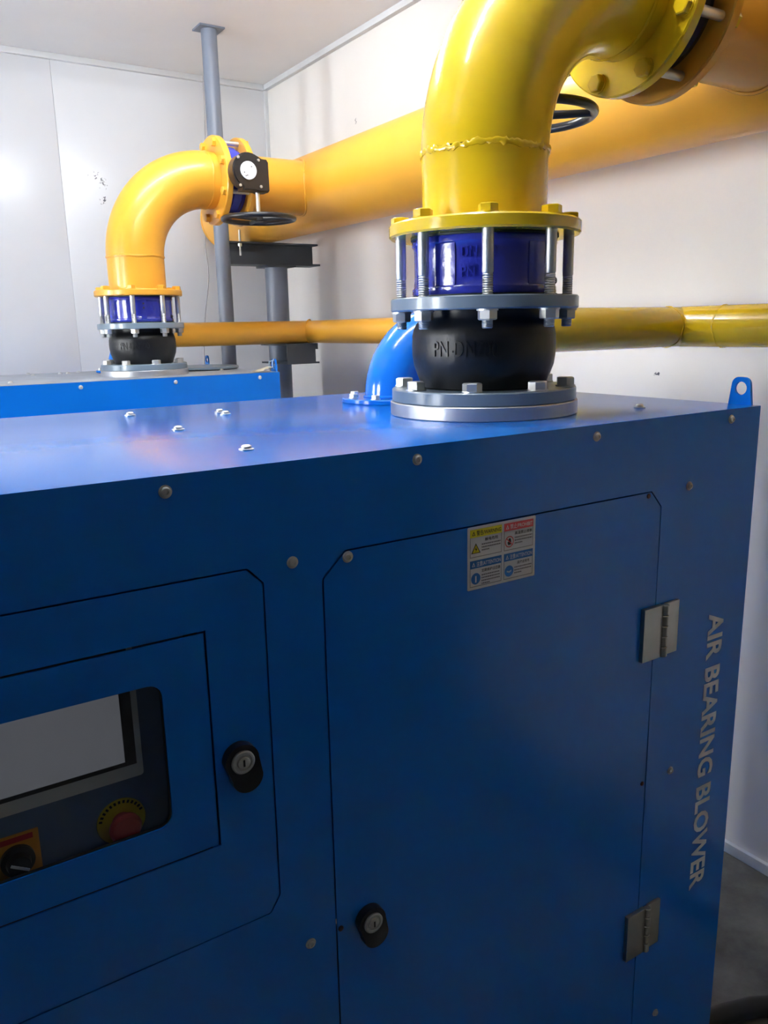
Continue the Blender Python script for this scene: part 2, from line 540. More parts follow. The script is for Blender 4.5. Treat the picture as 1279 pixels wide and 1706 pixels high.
# lamps: two fluorescent battens in a row on the ceiling between the machines
def batten(x0, x1, y, label):
    t = empty('ceiling_lamp', ((x0 + x1) / 2, y, ZC))
    tag(t, label, 'lamp', 'ceiling tube lamps between the blowers')
    boxo('housing', 'lamp', t, x0, x1, y - 0.03, y + 0.03, ZC - 0.045, ZC, bevel=0.004)
    lathe_o('tube', 'tube', t, disc_prof(0.014, 0, x1 - x0 - 0.06, 0.003), 20, (x0 + 0.03, y, ZC - 0.068), (1, 0, 0))
    for x in (x0 + 0.012, x1 - 0.012):
        boxo('lamp_holder', 'lamp', t, x - 0.012, x + 0.018 if x < (x0 + x1) / 2 else x + 0.012, y - 0.016, y + 0.016, ZC - 0.088, ZC - 0.045, bevel=0.003)
batten(0.34, 1.54, 2.64, 'white tube lamp on the ceiling between the two blowers')
batten(0.0, 1.2, 1.20, 'white tube lamp on the ceiling above the front blower')

# ---------------------------------------------------------------- pixel -> plane helper (camera solved above)
def on_plane(px, py, axis, val):
    d = RX * (px - W_ / 2) + DN * (py - H_ / 2) + FW * F_
    c = Vector((0, 0, CAM_Z))
    return c + d * ((val - c[axis]) / d[axis])

# ---------------------------------------------------------------- the blower cabinets
KS = 1.1119
Y0, XR, XLF, ZT = 0.882, 1.402, -0.52, 1.543
DEPTH = 0.832
def K(x, zr): return (x * KS, 1.7 + zr * KS)

def build_blower(dx, dy, dz, label, top_screws, top_paint='blue'):
    yb = Y0 + DEPTH
    root = empty('blower_cabinet', (dx + (XR + XLF) / 2, dy + (Y0 + yb) / 2, 0))
    tag(root, label, 'blower', 'air bearing blowers')
    def at(w0):
        return lambda u, v, w: Vector((u + dx, Y0 + dy - w0 - w, v + dz))
    door = [K(.422, -.284), K(.454, -.254), K(.996, -.253), K(1.021, -.280), K(1.021, -1.250), K(.996, -1.278), K(.454, -1.278), K(.422, -1.250)]
    ctrl = [K(-.203, -.274), K(-.184, -.254), K(.330, -.254), K(.349, -.274), K(.348, -.672), K(.334, -.693), K(-.184, -.693), K(-.203, -.672)]
    disp = [K(-.132, -.314), K(.278, -.314), K(.278, -.576), K(-.132, -.576)]
    win = fillet([K(-.080, -.361), K(.2255, -.361), K(.2255, -.529), K(-.080, -.529)], 0.017)
    cf = fillet(ctrl, 0.006, 3)
    df = fillet(door, 0.004, 3)
    plate_o('front_panel', 'blue', root, rect(XLF, XR, 0.10, ZT - 0.0005), [df, cf], at(-0.002), 0.002, 0)
    # door with its hinges, lock and plugs
    d = plate_o('service_door', 'blue', root, inset(df, 0.0024), [], at(-0.002), 0.002, 0)
    for zc in (-.486, -1.046):
        (hx0, hz0), (hx1, hz1), (kx, _) = K(.986, zc - .0445), K(1.073, zc + .0445), K(1.036, 0)
        h = boxo('hinge', 'steel', d, dx + hx0, dx + kx - 0.005, dy + Y0 - 0.0085, dy + Y0, dz + hz0, dz + hz1, bevel=0.0015)
        boxo('hinge_leaf', 'steel', h, dx + kx + 0.005, dx + hx1, dy + Y0 - 0.006, dy + Y0, dz + hz0, dz + hz1, bevel=0.0015)
        L = (hz1 - hz0) / 5
        for i in range(5):
            lathe_o('knuckle', 'steel', h, disc_prof(0.0072, 0.0008, L - 0.0008, 0.001), 14, (dx + kx, dy + Y0 - 0.0075, dz + hz0 + i * L))
    for (px_, zr) in ((.989, -.260), (1.011, -.755), (.429, -.759)):
        u, v = K(px_, zr)
        puts('hole_plug', 'hole_plug', lambda bm: lathe(bm, [(0, 0), (0.0042, 0), (0.0042, 0.0012), (0.003, 0.002), (0, 0.002)], 14), 'print_black', d, (u + dx, Y0 + dy, v + dz), FRONT)
    def lock(parent, u, v):
        def body(bm):
            st = [(0.0225 * cos(a), 0.0225 * sin(a)) for a in [pi * i / 14 for i in range(15)]] + [(0.006 + 0.0205 * cos(a), -0.024 + 0.0205 * sin(a)) for a in [pi + pi * i / 14 for i in range(15)]]
            plate(bm, st, [], lambda a, b, w: Vector((a, b, w)), 0.013)
        l = puts('door_lock', 'lock_body', body, 'black', parent, (u + dx, Y0 + dy, v + dz), FRONT)
        puts('lock_cylinder', 'lock_cylinder', lambda bm: lathe(bm, [(0, 0.013), (0.0155, 0.013), (0.0155, 0.0155), (0.0140, 0.0165), (0.0115, 0.0162), (0.0105, 0.0148), (0.0085, 0.0148), (0.0080, 0.0172), (0.0070, 0.0178), (0, 0.0178)], 28), 'zinc', l, (u + dx, Y0 + dy, v + dz), FRONT)
        puts('key_slot', 'key_slot', lambda bm: box(bm, -0.0012, 0.0012, -0.0045, 0.0045, 0.0176, 0.0182), 'print_black', l, (u + dx, Y0 + dy, v + dz), FRONT)
    lock(d, *K(.471, -.762))
    # control panel, display door, window
    cpn = plate_o('control_panel', 'blue', root, inset(cf, 0.0022), [disp], at(-0.002), 0.002, 0)
    lock(cpn, *K(.306, -.474))
    dd = plate_o('display_door', 'blue', root, inset(disp, 0.0030), [win], at(-0.002), 0.0026, 0)
    plate_o('window_seal', 'black', dd, inset(win, -0.004), [inset(win, 0.0012)], at(-0.006), 0.004, 0)
    plate_o('window_pane', 'glass', dd, inset(win, -0.003), [], at(-0.0065), 0, 0)
    # recess behind the window
    rx0, rx1, rz0, rz1, rd = -0.135, 0.30, 1.050, 1.355, 0.060
    bm = bmesh.new()
    a = [Vector((x + dx, y, z + dz)) for (x, z) in ((rx0, rz0), (rx1, rz0), (rx1, rz1), (rx0, rz1)) for y in (Y0 + dy + 0.006, Y0 + dy + rd)]
    vs = [bm.verts.new(p) for p in a]
    for i in range(4):
        j = (i + 1) % 4
        bm.faces.new((vs[2 * i], vs[2 * j], vs[2 * j + 1], vs[2 * i + 1]))
    finish(bm, 'recess_lining', 'dark', root, 0)
    board = plate_o('instrument_board', 'board', root, rect(rx0, rx1, rz0, rz1), [], at(-rd - 0.003), 0.003, 0)
    scr = plate_o('touch_screen', 'screen_frame', root, fillet(rect(-0.075, 0.234, 1.162, 1.348), 0.004, 3), [], at(-rd), 0.010, 0)
    plate_o('screen_bezel', 'screen_bezel', scr, rect(-0.062, 0.2265, 1.1795, 1.335), [], at(-rd + 0.010), 0.0006, 0)
    plate_o('display', 'screen', scr, rect(-0.050, 0.2125, 1.1855, 1.324), [], at(-rd + 0.0106), 0.0004, 0)
    es = lathe_o('emergency_stop', 'lab_yellow', root, disc_prof(0.0300, 0, 0.003, 0.0005), 40, (dx + 0.203, dy + Y0 + rd, dz + 1.1035), (0, -1, 0))
    lathe_o('mushroom_button', 'red', es, [(0, 0.003), (0.0120, 0.003), (0.0120, 0.016), (0.0195, 0.018), (0.0200, 0.022), (0.0165, 0.027), (0.0080, 0.0295), (0, 0.030)], 32, (dx + 0.203, dy + Y0 + rd, dz + 1.1035), (0, -1, 0))
    for i in range(13):
        a = radians(20 + i * 12)
        cx_, cz_ = dx + 0.203 + 0.0262 * cos(a), dz + 1.1035 + 0.0262 * sin(a)
        R3 = Matrix.Rotation(-(a - pi / 2), 3, 'Y')
        puts('ring_mark', 'ring_mark', lambda bm: box(bm, -0.0014, 0.0014, -0.0032, -0.0028, -0.0020, 0.0020), 'print_black', es, (cx_, dy + Y0 + rd, cz_), R3)
    sw = plate_o('selector_switch', 'lab_orange', root, rect(0.052, 0.1075, 1.074, 1.131), [], at(-rd), 0.002, 0)
    plate_o('plate_header', 'red', sw, rect(0.056, 0.101, 1.121, 1.128), [], at(-rd + 0.002), 0.0003, 0)
    lathe_o('knob', 'black', sw, [(0, 0.002), (0.0190, 0.002), (0.0190, 0.008), (0.0165, 0.010), (0.0140, 0.011), (0.0125, 0.020), (0, 0.021)], 28, (dx + 0.0815, dy + Y0 + rd, dz + 1.099), (0, -1, 0))
    bm = bmesh.new(); box(bm, -0.011, 0.011, -0.0225, -0.0208, -0.0014, 0.0014)
    bmesh.ops.rotate(bm, verts=bm.verts, cent=(0, 0, 0), matrix=Matrix.Rotation(radians(32), 3, 'Y'))
    bmesh.ops.translate(bm, verts=bm.verts, vec=(dx + 0.0815, dy + Y0 + rd, dz + 1.099))
    finish(bm, 'pointer', 'white', sw, 0)
    # shell
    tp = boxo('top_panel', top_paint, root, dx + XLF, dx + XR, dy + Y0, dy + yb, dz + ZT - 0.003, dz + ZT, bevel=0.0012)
    boxo('end_panel', 'blue', root, dx + XR - 0.003, dx + XR, dy + Y0 + 0.0025, dy + yb, dz + 0.10, dz + ZT - 0.003, smooth=0)
    boxo('end_panel', 'blue', root, dx + XLF, dx + XLF + 0.003, dy + Y0 + 0.0025, dy + yb, dz + 0.10, dz + ZT - 0.003, smooth=0)
    boxo('back_panel', 'blue', root, dx + XLF + 0.003, dx + XR - 0.003, dy + yb - 0.003, dy + yb, dz + 0.10, dz + ZT - 0.003, smooth=0)
    boxo('plinth', 'black', root, dx + XLF + 0.02, dx + XR - 0.02, dy + Y0 + 0.02, dy + yb - 0.02, 0, dz + 0.10, smooth=0)
    # screws on the front, then on the top
    spots = [K(.247 + .3117 * i - .3117 * 2, -.158) for i in range(6)]
    spots += [K(1.085, -.256), K(1.083, -.755), K(1.085, -1.255), K(.385, -.257), K(.385, -.760), K(.385, -1.257), K(.457, -.263)]
    for u, v in spots:
        if u > XLF + 0.02: puts('screw', 'screw', screw_mesh, 'screw', root, (u + dx, Y0 + dy, v + dz), FRONT)
    for (x, y) in top_screws:
        puts('top_screw', 'top_screw', lambda bm: lathe(bm, [(0, 0), (0.0105, 0), (0.0105, 0.0016), (0.0075, 0.0022), (0.0070, 0.0050), (0.0050, 0.0066), (0, 0.0070)], 18), 'zinc', root, (x, y, dz + ZT))
    # lifting lugs at the ends
    def lug(bm):
        pr = fillet([(-0.0245, -0.004), (0.0245, -0.004), (0.0175, 0.051), (-0.0175, 0.051)], [0, 0, 0.014, 0.014], 6)
        plate(bm, pr, [circ(0, 0.030, 0.0125, 20)], lambda u, v, w: Vector((w, u, v)), 0.006)
    for x in (XLF, XR - 0.006):
        for y in (Y0 + 0.040, yb - 0.040):
            puts('lifting_lug', 'lifting_lug', lug, 'blue', root, (x + dx, y + dy, ZT + dz))
    # lettering down the right-hand side
    down = lambda u, v, w: Vector((v + dx, Y0 + dy - 0.0006 - w, -u + dz))
    text_o('lettering', 'letter', root, 'AIR BEARING BLOWER', down, -1.157, -0.557, 1.290, 1.337, depth=0.0003, bold=0.028)
    warning_label(root, at)
    return root

def warning_label(root, at):
    x0, x1, zt, zb = .637 * KS, .756 * KS, 1.7 - .256 * KS, 1.7 - .342 * KS
    w, h = x1 - x0, zt - zb
    def P(layer): 
        f = at(0.0003 + 0.0002 * layer)
        return lambda u, v, ww: f(x0 + u * w, zt - v * h, ww)
    U = lambda u0, u1, v0, v1: [(u0, v0), (u1, v0), (u1, v1), (u0, v1)]
    sheet = plate_o('warning_label', 'white', root, fillet([(x0, zb), (x1, zb), (x1, zt), (x0, zt)], 0.002, 3), [], at(0.0), 0.0003, 0)
    sheet['label'] = 'white warning sticker with four printed boxes'
    cells = [(.035, .490, .045, .485, 'print_yellow', 'print_black', '警告/WARNING', '触电危险', 3),
             (.525, .965, .045, .485, 'print_red', 'white', '禁止/PROHIBIT', '高温禁止接触', 3),
             (.035, .490, .535, .955, 'print_blue', 'white', '注意/ATTENTION', '定期维护过滤器', 4),
             (.525, .965, .535, .955, 'print_blue', 'white', '注意/ATTENTION', '阅读说明书', 3)]
    for ci, (u0, u1, v0, v1, hc, tc, head, title, nl) in enumerate(cells):
        e = 0.006
        plate_o('box_outline', 'print_grey', sheet, U(u0, u1, v0, v1), [U(u0 + e, u1 - e, v0 + e * 1.4, v1 - e * 1.4)], P(0), 0.0001, 0)
        hv = v0 + .125
        plate_o('header_band', hc, sheet, U(u0, u1, v0, hv), [], P(1), 0.0001, 0)
        du = u1 - u0
        flip = P(2)
        text_o('header_text', tc, sheet, head, lambda u, v, ww: flip(u, -v, ww), u0 + .20 * du, u0 + .97 * du, -(hv - .022), -(v0 + .022), bold=0.01)
        tri = [(u0 + .06 * du, hv - .03), (u0 + .16 * du, hv - .03), (u0 + .11 * du, v0 + .025)]
        plate_o('header_triangle', tc, sheet, tri, [inset(tri, 0.008)], P(2), 0, 0)
        text_o('title_text', 'print_black', sheet, title, lambda u, v, ww: flip(u, -v, ww), u0 + (.36 if len(title) > 5 else .46) * du, u0 + (.96 if len(title) > 5 else .88) * du, -(hv + .082), -(hv + .028), bold=0.015)
        bm = bmesh.new(); rnd = random.Random(ci)
        for li in range(nl):
            vv = hv + .115 + li * .046; u = u0 + .36 * du; end = u0 + (.96 if li < nl - 1 else .62) * du
            while u < end - .01:
                s = .012 + .012 * rnd.random()
                plate(bm, U(u, min(end, u + s), vv, vv + .020), [], P(2), 0); u += s + .005
        finish(bm, 'small_print', 'print_grey', sheet, 0)
        cu, cv = u0 + .18 * du, (hv + v1) / 2 + .02
        ar = w / h
        ring = lambda r, n=28: [(cu + r * cos(2 * pi * i / n), cv + r * ar * sin(2 * pi * i / n)) for i in range(n)]
        if ci == 0:
            t0 = [(cu - .066, cv + .075), (cu + .066, cv + .075), (cu, cv - .085)]
            plate_o('hazard_triangle', 'print_black', sheet, t0, [], P(1), 0, 0)
            plate_o('hazard_field', 'print_yellow', sheet, [(cu - .050, cv + .064), (cu + .050, cv + .064), (cu, cv - .060)], [], P(2), 0, 0)
            plate_o('lightning_bolt', 'print_black', sheet, [(cu + .006, cv - .035), (cu - .016, cv + .018), (cu, cv + .014), (cu - .006, cv + .056), (cu + .018, cv + .002), (cu + .002, cv + .006)], [], P(3), 0, 0)
        elif ci == 1:
            plate_o('prohibition_ring', 'print_red', sheet, ring(.066), [ring(.055)], P(1), 0, 0)
            hand = [(cu - .020, cv + .05), (cu + .020, cv + .05), (cu + .024, cv), (cu + .018, cv - .045), (cu + .004, cv - .06), (cu - .012, cv - .045), (cu - .018, cv), (cu - .030, cv + .005)]
            plate_o('hand_symbol', 'print_black', sheet, hand, [], P(2), 0, 0)
            plate_o('prohibition_bar', 'print_red', sheet, [(cu - .048, cv - .052), (cu - .040, cv - .062), (cu + .048, cv + .052), (cu + .040, cv + .062)], [], P(3), 0, 0)
        else:
            plate_o('mandatory_disc', 'print_blue', sheet, ring(.066), [], P(1), 0, 0)
            if ci == 2:
                plate_o('spanner_symbol', 'white', sheet, U(cu - .009, cu + .009, cv - .045, cv + .06), [], P(2), 0, 0)
            else:
                plate_o('book_symbol', 'white', sheet, [(cu - .035, cv - .015), (cu, cv), (cu + .035, cv - .015), (cu + .035, cv + .012), (cu, cv + .028), (cu - .035, cv + .012)], [], P(2), 0, 0)

D2 = (0.048, 2.139, -0.012)
build_blower(0, 0, 0, 'blue blower cabinet in front with control panel, door hinges and white lettering',
    [(.436, 1.58), (.59, 1.507), (.585, 1.465), (.43, 1.285), (.427, 1.003), (1.219, 1.009)])
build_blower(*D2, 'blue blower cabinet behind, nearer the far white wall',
    [tuple(on_plane(px, py, 2, ZT + D2[2])[:2]) for px, py in ((18, 638), (47, 624), (55, 626), (100, 623), (113, 622.5), (130, 620.5), (369, 617), (325, 618))], 'blue_reflection_grey')

# ---------------------------------------------------------------- outlet risers: rubber joint, check valve, elbow, butterfly valve
ZH = 2.29           # height of the header axis
XH, RH = 1.85, 0.1625
RB = 0.305          # elbow bend radius
def polar(c, r, a): return (c[0] + r * cos(radians(a)), c[1] + r * sin(radians(a)))

def riser(xc, yc, dz, ph_long, ph_low, paint, side, seed, names, boss):
    """side: -1 gear box towards the camera, +1 behind the elbow"""
    z = {k: v + dz for k, v in dict(base=1.543, bt=1.567, gt=1.590, g2b=1.725, g2t=1.747, yb=1.849, yt=1.872, wd=1.981).items()}
    C3 = (xc, yc, 0)
    # --- rubber joint with its two grey flanges
    rj = empty('rubber_joint', (xc, yc, z['base'])); tag(rj, names[0], 'pipe joint', 'rubber expansion joints')
    lathe_o('mounting_flange', 'flange_silver', rj, disc_prof(0.170, z['base'], z['bt'], 0.0015), 96, C3)
    lathe_o('lower_flange', 'flange_grey', rj, disc_prof(0.1668, z['bt'], z['gt'], 0.002), 96, C3)
    lathe_o('upper_flange', 'flange_grey', rj, disc_prof(0.1665, z['g2b'], z['g2t'], 0.002), 96, C3)
    g, t = z['gt'], z['g2b']
    prof = [(0.108, g), (0.1135, g + .002), (0.1155, g + .012), (0.1205, g + .024), (0.1210, g + .026), (0.1262, g + .040), (0.1288, g + .058), (0.1292, g + .074), (0.1284, g + .089),
            (0.1288, g + .091), (0.1260, g + .104), (0.1215, g + .113), (0.1165, g + .118), (0.1135, g + .124), (0.1135, t), (0.108, t)]
    bel = lathe_o('rubber_bellows', 'rubber', rj, prof, 96, C3)
    az = math.degrees(atan2(-yc, -xc))
    def wrap(r0, zc, a0):
        return lambda u, v, w: Vector((xc + (r0 + w) * cos(radians(a0) + u / r0), yc + (r0 + w) * sin(radians(a0) + u / r0), zc + v))
    text_o('raised_lettering', 'rubber', bel, 'PN-DN200', wrap(0.1285, g + .058, az - 40), 0, 0.115, 0, 0.026, depth=0.0028)
    for i in range(8):
        x, y = polar((xc, yc), 0.1475, ph_low + 45 * i)
        R3 = Matrix.Rotation(radians(ph_low * 3 + 17 * i), 3, 'Z')
        puts('flange_bolt', 'flange_bolt', lambda bm: hexbolt(bm, 0.0285, 0.0135, 0.0025), 'zinc', rj, (x, y, z['gt']), R3)
    # --- check valve
    cv = empty('check_valve', (xc, yc, z['g2t'])); tag(cv, names[1], 'valve', 'blue wafer check valves')
    a, b = z['g2t'], z['yb']
    for (z0, z1) in ((a, a + .004), (b - .004, b)):
        lathe_o('gasket', 'gasket', cv, disc_prof(0.1295, z0, z1, 0.0008), 72, C3)
    body = lathe_o('valve_body', 'valve_blue', cv, [(0.10, a + .004), (0.1255, a + .004), (0.1275, a + .007), (0.1275, a + .015), (0.1245, a + .019), (0.1235, a + .030), (0.1235, b - .026), (0.1245, b - .018), (0.1275, b - .014), (0.1275, b - .007), (0.1255, b - .004), (0.10, b - .004)], 96, C3)
    def patch(a0, a1, r, z0, z1, n=14):
        bm = bmesh.new(); P = []
        for i in range(n + 1):
            q = radians(a0 + (a1 - a0) * i / n)
            P.append([bm.verts.new((xc + rr * cos(q), yc + rr * sin(q), zz)) for rr, zz in ((r - .006, z0), (r - .001, z0), (r, z0 + .001), (r, z1 - .001), (r - .001, z1), (r - .006, z1))])
        for i in range(n):
            for k in range(5): bm.faces.new((P[i][k], P[i][k + 1], P[i + 1][k + 1], P[i + 1][k]))
        bm.faces.new(P[0]); bm.faces.new(P[-1][::-1])
        return bm
    finish(patch(az - 40, az - 22, 0.1262, a + .017, b - .016), 'raised_pad', 'valve_blue', body)
    finish(patch(az + 36, az + 75, 0.1262, a + .017, b - .016), 'raised_pad', 'valve_blue', body)
    if boss:
        finish(patch(az + 2, az + 11, 0.1285, a + .017, b - .016), 'raised_lug', 'valve_blue', body)
        for zz in (b - .030, b - .046):
            lathe_o('lug_hole', 'print_black', body, [(0, 0), (0.0035, 0), (0.0035, 0.001), (0, 0.001)], 12, (xc + 0.1283 * cos(radians(az + 6.5)), yc + 0.1283 * sin(radians(az + 6.5)), zz), (cos(radians(az + 6.5)), sin(radians(az + 6.5)), 0))
    else:
        for txt, zz, wd in (('DN 200', b - .041, .060), ('PN 16', b - .072, .048)):
            text_o('raised_lettering', 'valve_blue', body, txt, wrap(0.1236, zz, az - 17), 0, wd, 0, 0.018, depth=0.0042, bold=0.012)
    lathe_o('drain_plug', 'black', body, [(0, 0), (0.006, 0), (0.006, 0.010), (0.004, 0.012), (0, 0.012)], 6, (xc + 0.121 * cos(radians(az + 68)), yc + 0.121 * sin(radians(az + 68)), a + .024), (cos(radians(az + 68)), sin(radians(az + 68)), 0))
    # --- yellow elbow
    el = empty('pipe_elbow', (xc, yc, z['yb'])); tag(el, names[2], 'pipe', 'yellow outlet elbows')
    lathe_o('lower_flange', paint, el, disc_prof(0.1675, z['yb'], z['yt'], 0.003), 96, C3)
    sweep_o('pipe_stub', paint, el, [(xc, yc, z['yt']), (xc, yc, ZH - RB)], 0.1085, 64, False)
    weld_o('weld_bead', paint, el, (xc, yc, z['yt'] + .002), (0, 0, 1), 0.1085, 0.004, seed=seed + 5, amp=0.25)
    weld_o('weld_bead', paint, el, (xc, yc, ZH - RB), (0, 0, 1), 0.1085, 0.0042, seed=seed, amp=0.9 if side > 0 else 0.3)
    arc = [(xc + RB - RB * cos(radians(q)), yc, ZH - RB + RB * sin(radians(q))) for q in [90 * i / 36 for i in range(37)]]
    sweep_o('elbow', paint, el, arc, 0.1095, 64, False)
    xe = xc + RB
    weld_o('weld_bead', paint, el, (xe, yc, ZH), (1, 0, 0), 0.1085, 0.004, seed=seed + 1, amp=0.3)
    sweep_o('outlet_stub', paint, el, [(xe, yc, ZH), (xe + .032, yc, ZH)], 0.1085, 64, False)
    lathe_o('outlet_flange', paint, el, disc_prof(0.170, .030, .055, 0.003), 96, (xe, yc, ZH), (1, 0, 0))
    for i in range(8):
        x, y = polar((xc, yc), 0.1475, ph_long + 45 * i)
        R3 = Matrix.Rotation(radians(ph_long + 23 * i), 3, 'Z')
        L = z['yb'] - z['g2t']
        def shank(bm, L=L):
            n = 9; tl = 0.034; p = [(0, 0), (0.0086, 0)]
            for q in range(n): p += [(0.0092, tl * (q + .25) / n), (0.0080, tl * (q + .75) / n)]
            p += [(0.0094, tl + .002), (0.0094, L), (0, L)]
            lathe(bm, p, 20)
        lb = puts('long_bolt', 'long_bolt_%d' % (side > 0), shank, 'zinc', el, (x, y, z['g2t']), None)
        puts('bolt_head', 'bolt_head_' + paint, lambda bm: hexbolt(bm, 0.0290, 0.0125, 0.0022), paint, lb, (x, y, z['yt']), R3)
        puts('nut', 'long_bolt_nut', lambda bm: hexbolt(bm, 0.0285, 0.0150, 0.0030, 0.013, 0.0094), 'zinc', lb, (x, y, z['g2b']), R3 @ DOWN)
    # --- butterfly valve with gear box and hand wheel
    x0, x1 = xe + .055, xe + .130
    xm = (x0 + x1) / 2
    bv = empty('butterfly_valve', (xm, yc, ZH - 0.14)); tag(bv, names[3], 'valve', 'butterfly valves with hand wheels')
    vb = lathe_o('valve_body', 'valve_blue' if side < 0 else 'valve_dark', bv, [(0.10, 0), (0.124, 0), (0.126, .004), (0.126, .014), (0.134, .022), (0.134, x1 - x0 - .022), (0.126, x1 - x0 - .014), (0.126, x1 - x0 - .004), (0.124, x1 - x0), (0.10, x1 - x0)], 72, (x0, yc, ZH), (1, 0, 0))
    lathe_o('neck', 'valve_blue', vb, [(0, 0), (0.034, 0), (0.027, 0.035), (0.027, 0.060), (0.040, 0.062), (0.040, 0.072), (0, 0.072)], 32, (xm, yc + side * 0.120, ZH), (0, side, 0))
    lathe_o('bottom_boss', 'valve_blue', vb, [(0, 0), (0.026, 0), (0.024, 0.030), (0.020, 0.034), (0, 0.034)], 28, (xm, yc - side * 0.122, ZH), (0, -side, 0))
    yg = yc + side * 0.192
    def gp(u, v, w): return Vector((xm - side * (-0.004 + u), yg + side * w, ZH + 0.005 + v))
    prof = [(0.067 * cos(radians(q)), 0.067 * sin(radians(q))) for q in range(65, 246, 12)] + [(-0.030, -0.072), (0.030, -0.072), (0.042, -0.076), (0.078, -0.074), (0.084, -0.066), (0.083, 0.036), (0.076, 0.046), (0.056, 0.047)]
    gb = plate_o('gear_box', 'black', bv, prof, [], gp, 0.046, 30)
    plate_o('gear_cover', 'black', gb, inset(prof, 0.006), [], lambda u, v, w: gp(u, v, w + .046), 0.005, 30)
    lathe_o('position_dial', 'dial', gb, disc_prof(0.0335, 0, 0.005, 0.001), 40, gp(-.004, 0, .051), (0, side, 0))
    for (u, v) in ((.012, .014), (-.018, -.008), (-.006, -.018), (-.012, -.020)):
        lathe_o('dial_mark', 'print_black', gb, [(0, 0), (0.0022, 0), (0.0022, 0.0004), (0, 0.0004)], 10, gp(u - .004, v, .056), (0, side, 0))
    for (u, v) in ((-.043, .045), (.040, .040), (-.040, -.055), (.046, -.055)):
        lathe_o('cover_screw', 'zinc', gb, [(0, 0), (0.0058, 0), (0.0058, 0.003), (0.0045, 0.005), (0, 0.005)], 12, gp(u, v, .051), (0, side, 0))
    xs, ys = xm + (0.038 if side < 0 else -0.105), yg + side * 0.024
    ztop, zw = ZH - 0.066, ZH - 0.166
    lathe_o('wheel_shaft', 'zinc', bv, disc_prof(0.0085, zw, ztop, 0.001), 20, (xs, ys, 0))
    Rw = 0.139
    rim = bmesh.new()
    lathe(rim, [(Rw + 0.009 * cos(2 * pi * k / 12), zw + 0.0095 * sin(2 * pi * k / 12)) for k in range(12)], 72, (xs, ys, 0), closed=True)
    hw = finish(rim, 'hand_wheel', 'black', bv, 60)
    lathe_o('wheel_hub', 'black', hw, disc_prof(0.021, zw - .010, zw + .014, 0.003), 28, (xs, ys, 0))
    for i in range(3):
        q = radians(80 + 120 * i)
        sp = bmesh.new()
        sweep(sp, [(xs + 0.016 * cos(q), ys + 0.016 * sin(q), zw), (xs + (Rw - .004) * cos(q), ys + (Rw - .004) * sin(q), zw)], [0.0095, 0.0075], 12)
        finish(sp, 'wheel_spoke', 'black', hw)
    for i in range(8):
        q = radians(22.5 + 45 * i)
        y, zz = yc + 0.1475 * cos(q), ZH + 0.1475 * sin(q)
        bo = puts('valve_bolt', 'valve_bolt', lambda bm: lathe(bm, disc_prof(0.0092, -.012, x1 - x0 + .012, .001), 16), 'zinc', bv, (x0, y, zz), ALONGX)
        puts('bolt_head', 'valve_bolt_head_' + paint, lambda bm: hexbolt(bm, 0.0290, 0.0125, 0.0022), paint, bo, (x0 - .025, y, zz), BACKX)
        puts('nut', 'valve_bolt_nut_' + paint, lambda bm: hexbolt(bm, 0.0290, 0.0140, 0.0022), paint, bo, (x1 + .025, y, zz), ALONGX)
    return x1

A1 = (0.965, 1.157)
A2 = (0.986, 3.296)
v1 = riser(*A1, 0.0, 7.6, 43.2, 'yellow', 1, 11,
    ('black rubber joint between grey flanges on the front blower', 'blue check valve with raised lettering under the large lemon yellow elbow',
     'large lemon yellow pipe elbow above the front blower', 'butterfly valve half hidden behind the large lemon yellow elbow'), False)
v2 = riser(*A2, -0.013, 18.8, 0.9, 'orange', -1, 31,
    ('black rubber joint between grey flanges on the rear blower', 'blue check valve under the orange yellow elbow by the far wall',
     'orange yellow pipe elbow above the rear blower by the far wall', 'butterfly valve with black gear box and white dial by the grey post'), True)

# ---------------------------------------------------------------- header pipe along the right wall
hd = empty('header_pipe', (XH, 1.5, ZH - RH)); tag(hd, 'thick orange yellow header pipe running along the right wall', 'pipe')
sweep_o('barrel', 'orange', hd, [(XH, YF + 0.001, ZH), (XH, 4.39, ZH)], RH, 72, True)
lathe_o('end_cap', 'orange', hd, [(RH * cos(radians(q)), 0.12 * sin(radians(q))) for q in range(0, 90, 9)] + [(0, 0.12)], 72, (XH, 4.39, ZH), (0, 1, 0))
weld_o('weld_bead', 'orange', hd, (XH, 4.39, ZH), (0, 1, 0), RH, 0.004, seed=61, amp=0.3)
for (xx, yy, sd) in ((v1, A1[1], 3), (v2, A2[1], 4)):
    br = sweep_o('branch_pipe', 'orange', hd, [(xx + .02, yy, ZH), (XH - 0.05, yy, ZH)], 0.1085, 64, False)
    lathe_o('branch_flange', 'orange', br, disc_prof(0.170, 0, .025, 0.003), 96, (xx, yy, ZH), (1, 0, 0))
    weld_o('weld_bead', 'orange', br, (xx + .028, yy, ZH), (1, 0, 0), 0.1085, 0.004, seed=sd + 70, amp=0.3)
    # saddle weld where the branch meets the header
    bm = bmesh.new(); n = 90; rings = []
    for i in range(n):
        a = 2 * pi * i / n
        p = Vector((0, 0.1105 * cos(a), 0.1105 * sin(a)))
        p.x = -sqrt(RH ** 2 - p.z ** 2) - 0.0015
        rings.append(p)
    vs = []
    for i in range(n):
        tgt = (rings[(i + 1) % n] - rings[i - 1]).normalized(); R3 = frame(tgt)
        vs.append([bm.verts.new(Vector((XH, yy, ZH)) + rings[i] + R3 @ Vector((0.005 * cos(2 * pi * k / 6), 0.005 * sin(2 * pi * k / 6), 0))) for k in range(6)])
    for i in range(n):
        for k in range(6): bm.faces.new((vs[i][k], vs[(i + 1) % n][k], vs[(i + 1) % n][(k + 1) % 6], vs[i][(k + 1) % 6]))
    finish(bm, 'saddle_weld', 'orange', br, 60)

